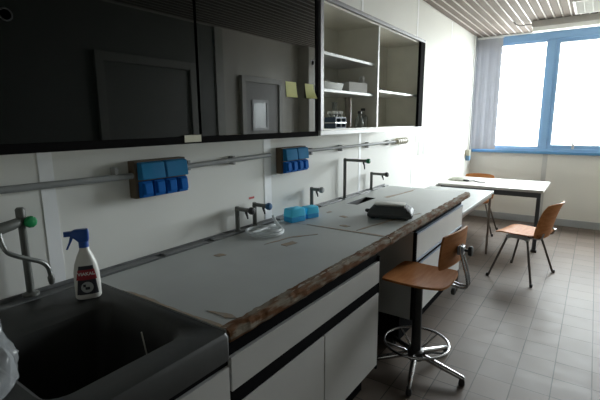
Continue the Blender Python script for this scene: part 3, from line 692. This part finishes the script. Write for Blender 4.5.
# ------------------------------------------------------------------ chairs (front = local -x)
def make_chair(label, loc, rz):
    c = thing('plywood_chair', label, 'chair', loc, rz)
    def seat(u, v):   # u: depth (front -1), v: width
        x_ = u * .205; z = .438 + .014 * v * v - .012 * math.cos(u * 1.4) + (-.022 * max(0, -u - .55) ** 1.5 * 3) + (.05 * max(0, u - .55) ** 1.6)
        return (x_, v * .20 * (1 - .06 * u), z)
    shell(seat, .010).build('seat', ply, c, smooth=True)
    def back(u, v):   # u: up, v: width
        z = .585 + u * .168; x_ = .195 + .04 * (u + 1) - .05 * v * v + .02 * max(0, u) ** 2
        return (x_, v * .205 * (1 - .04 * u), z)
    shell(back, .010).build('backrest', ply, c, smooth=True)
    for s in (-1, 1):
        y = s * .155
        cs = MB().loft([[(-.105, y - .012, .40), (-.075, y - .016, .425), (.075, y - .016, .425), (.115, y - .012, .40), (.09, y - .012, .375), (.05, y - .012, .39), (-.05, y - .012, .39), (-.085, y - .012, .372)],
                        [(-.105, y + .012, .40), (-.075, y + .016, .425), (.075, y + .016, .425), (.115, y + .012, .40), (.09, y + .012, .375), (.05, y + .012, .39), (-.05, y + .012, .39), (-.085, y + .012, .372)]]).build('side_casting', castm, c, bevel=.003)
        for fx, fy, tx_ in ((-.20, .275, -.09), (.20, .275, .09)):
            l = MB().tube([(tx_, y, .392), (fx * .97, s * fy * .97, .012)], .0105).build('leg', dsteel, c, smooth=True)
            MB().lathe([(.013, 0), (.014, .015), (.011, .03)], (fx, s * fy, 0), n=12).build('foot_cap', rubber, l, smooth=True)
        MB().tube(smoothpath([(.06, y * .9, .412), (.17, y * .9, .418), (.200, y * .9, .428), (.212, y * .9, .455), (.218, y * .9, .475)], 5), .009).build('back_bracket', chrome, c, smooth=True)
    MB().tube([(-.05, -.155, .408), (-.05, .155, .408)], .009).build('crossbar', castm, c, smooth=True)
    MB().tube([(.05, -.155, .408), (.05, .155, .408)], .009).build('crossbar', castm, c, smooth=True)
    return c
def copy_tree(o, parent=None):
    n = o.copy(); COL.objects.link(n)
    if parent: n.parent = parent
    for ch in list(o.children): copy_tree(ch, n)
    return n
ch = make_chair('orange-brown plywood chair with splayed dark legs standing alone on the tiles', (1.10, 4.43, 0), math.atan2(-.245, .97))
ch['group'] = 'plywood chairs'
kids = list(ch.children)
c2 = copy_tree(ch); c2.location = (.315, 5.93, 0); c2.rotation_euler = (0, 0, PI / 2 + .03)
c2['label'] = 'plywood chair tucked behind the window table, only its back showing'

# ------------------------------------------------------------------ stool
st = thing('swivel_stool', 'swivel stool with a plywood seat and chrome foot ring before the bench', 'stool', (.80, 2.315, 0))
def sseat(u, v):
    return (.022 + u * .180, -.036 + v * .185 * (1 - .04 * u), .596 + .012 * v * v + .01 * u * u - (.018 * max(0, -u - .6)))
shell(sseat, .012).build('seat', ply, st, smooth=True)
MB().lathe([(.06, .555), (.07, .575), (.07, .584), (.05, .588)], n=20).build('seat_plate', rubber, st, smooth=True)
MB().lathe([(.034, .10), (.036, .11), (.030, .13), (.027, .30), (.025, .556)], n=20).build('column', rubber, st, smooth=True)
MB().lathe([(.02, .06), (.05, .065), (.055, .085), (.05, .115), (.036, .125)], n=20).build('hub', mat('hub_dark', (.05, .05, .05), .35, metal=.5), st, smooth=True)
for k in range(5):
    a = math.radians(-77 + 72 * k); c_, s_ = math.cos(a), math.sin(a)
    l = MB().tube([(.03 * c_, .03 * s_, .095), (.16 * c_, .16 * s_, .068), (.285 * c_, .285 * s_, .045), (.298 * c_, .298 * s_, .040)], [.018, .017, .014, .008], 12).build('leg', chrome, st, smooth=True)
    MB().lathe([(.016, 0), (.018, .008), (.016, .028), (.012, .036)], (.283 * c_, .283 * s_, 0), n=14).build('foot_glide', rubber, l, smooth=True)
    MB().tube([(.05 * c_, .05 * s_, .110), (.19 * c_, .19 * s_, .165)], .006, 8).build('ring_strut', chrome, st, smooth=True)
MB().tube([(.19 * math.cos(2 * PI * i / 48), .19 * math.sin(2 * PI * i / 48), .168) for i in range(48)], .008, 10, closed=True).build('foot_ring', chrome, st, smooth=True)
def sback(u, v):
    return (.180 + .008 * u - .018 * v * v + .020 * v, .085 + v * .183 * (1 - .04 * u * u), .77 + u * .10)
shell(sback, .011, k=.09).build('backrest', ply, st, smooth=True)
for s in (-1, 1):
    y = .09 + s * .022
    MB().tube(smoothpath([(.03, y, .575), (.12, y, .562), (.20, y, .545), (.250, y, .550), (.252, y, .60), (.215, y, .73), (.204, y, .79)], 6), .0075, 10).build('back_support', chrome, st, smooth=True)
MB().box(.190, .222, .062, .118, .735, .785).build('bracket', mat('bracket_grey', (.28, .3, .33), .35, metal=.6), st, bevel=.004)
MB().lathe([(.008, 0), (.008, .02), (.028, .022), (.03, .03), (.028, .042), (.004, .046)], (.222, .10, .758), n=10, axis='x').build('adjusting_knob', rubber, st, bevel=.002)
MB().lathe([(.014, 0), (.02, .004), (.02, .02), (.004, .024)], (.20, -.05, .56), n=12, axis='x').build('height_knob', rubber, st, bevel=.001)

# ------------------------------------------------------------------ ceiling lamps
lp = thing('fluorescent_lamp', 'long surface-mounted fluorescent lamp near the window wall', 'lamp', (.80, 6.12, H - .0222))
MB().loft([[(0, -.05, 0), (0, .05, 0), (0, .075, -.075), (0, -.075, -.075)], [(1.55, -.05, 0), (1.55, .05, 0), (1.55, .075, -.075), (1.55, -.075, -.075)]]).build('housing', mat('lamp_housing', (.62, .6, .56), .4), lp, bevel=.003)
MB().loft([[(.01, -.07, -.076), (.01, .07, -.076), (.01, .055, -.125), (.01, -.055, -.125)], [(1.54, -.07, -.076), (1.54, .07, -.076), (1.54, .055, -.125), (1.54, -.055, -.125)]]).build('diffuser', mat('lamp_diffuser', (.92, .92, .88), .5), lp, bevel=.006)
MB().tube(smoothpath([(0, -.02, -.03), (-.06, -.05, -.035), (-.12, -.10, -.05), (-.17, -.14, -.03), (-.19, -.16, -.004)], 5), .007, 8).build('cable', mat('cable_dark', (.12, .11, .1), .5), lp, smooth=True)
l2 = thing('louvre_lamp', 'square louvred lamp at the right edge of the slatted ceiling', 'lamp', (1.25, 5.25, H - .0205))
g = MB(); g.box(0, .62, 0, .02, -.03, 0); g.box(0, .62, .60, .62, -.03, 0); g.box(0, .02, .02, .60, -.03, 0); g.box(.60, .62, .02, .60, -.03, 0); g.build('frame', plastic_w, l2)
g = MB()
for k in range(1, 8): g.box(.02, .60, .02 + k * .0725 - .002, .02 + k * .0725 + .002, -.028, -.004); g.box(.02 + k * .0725 - .002, .02 + k * .0725 + .002, .02, .60, -.027, -.004)
g.build('louvre', paper, l2)
MB().box(.02, .60, .02, .60, -.004, -.001).build('reflector', mat('reflector', (.85, .85, .83), .25), l2)

# ------------------------------------------------------------------ groups of repeats
GR = {'laboratory_tap': 'grey taps along the bench', 'socket_panel': 'blue socket panels on the wall', 'plastic_box': 'blue plastic boxes on the worktop',
      'sticky_note': 'yellow sticky notes on the dark glass', 'base_cabinet': 'white base cabinets of the bench', 'reagent_bottle': 'small bottles in the open cabinet',
      'worktop': 'grey worktops of the bench', 'wall_cabinet': 'wall cabinets above the bench', 'plywood_chair': 'plywood chairs'}
for o in list(S.objects):
    k = o.name.split('.')[0]
    if o.parent is None and k in GR and 'label' in o: o['group'] = GR[k]
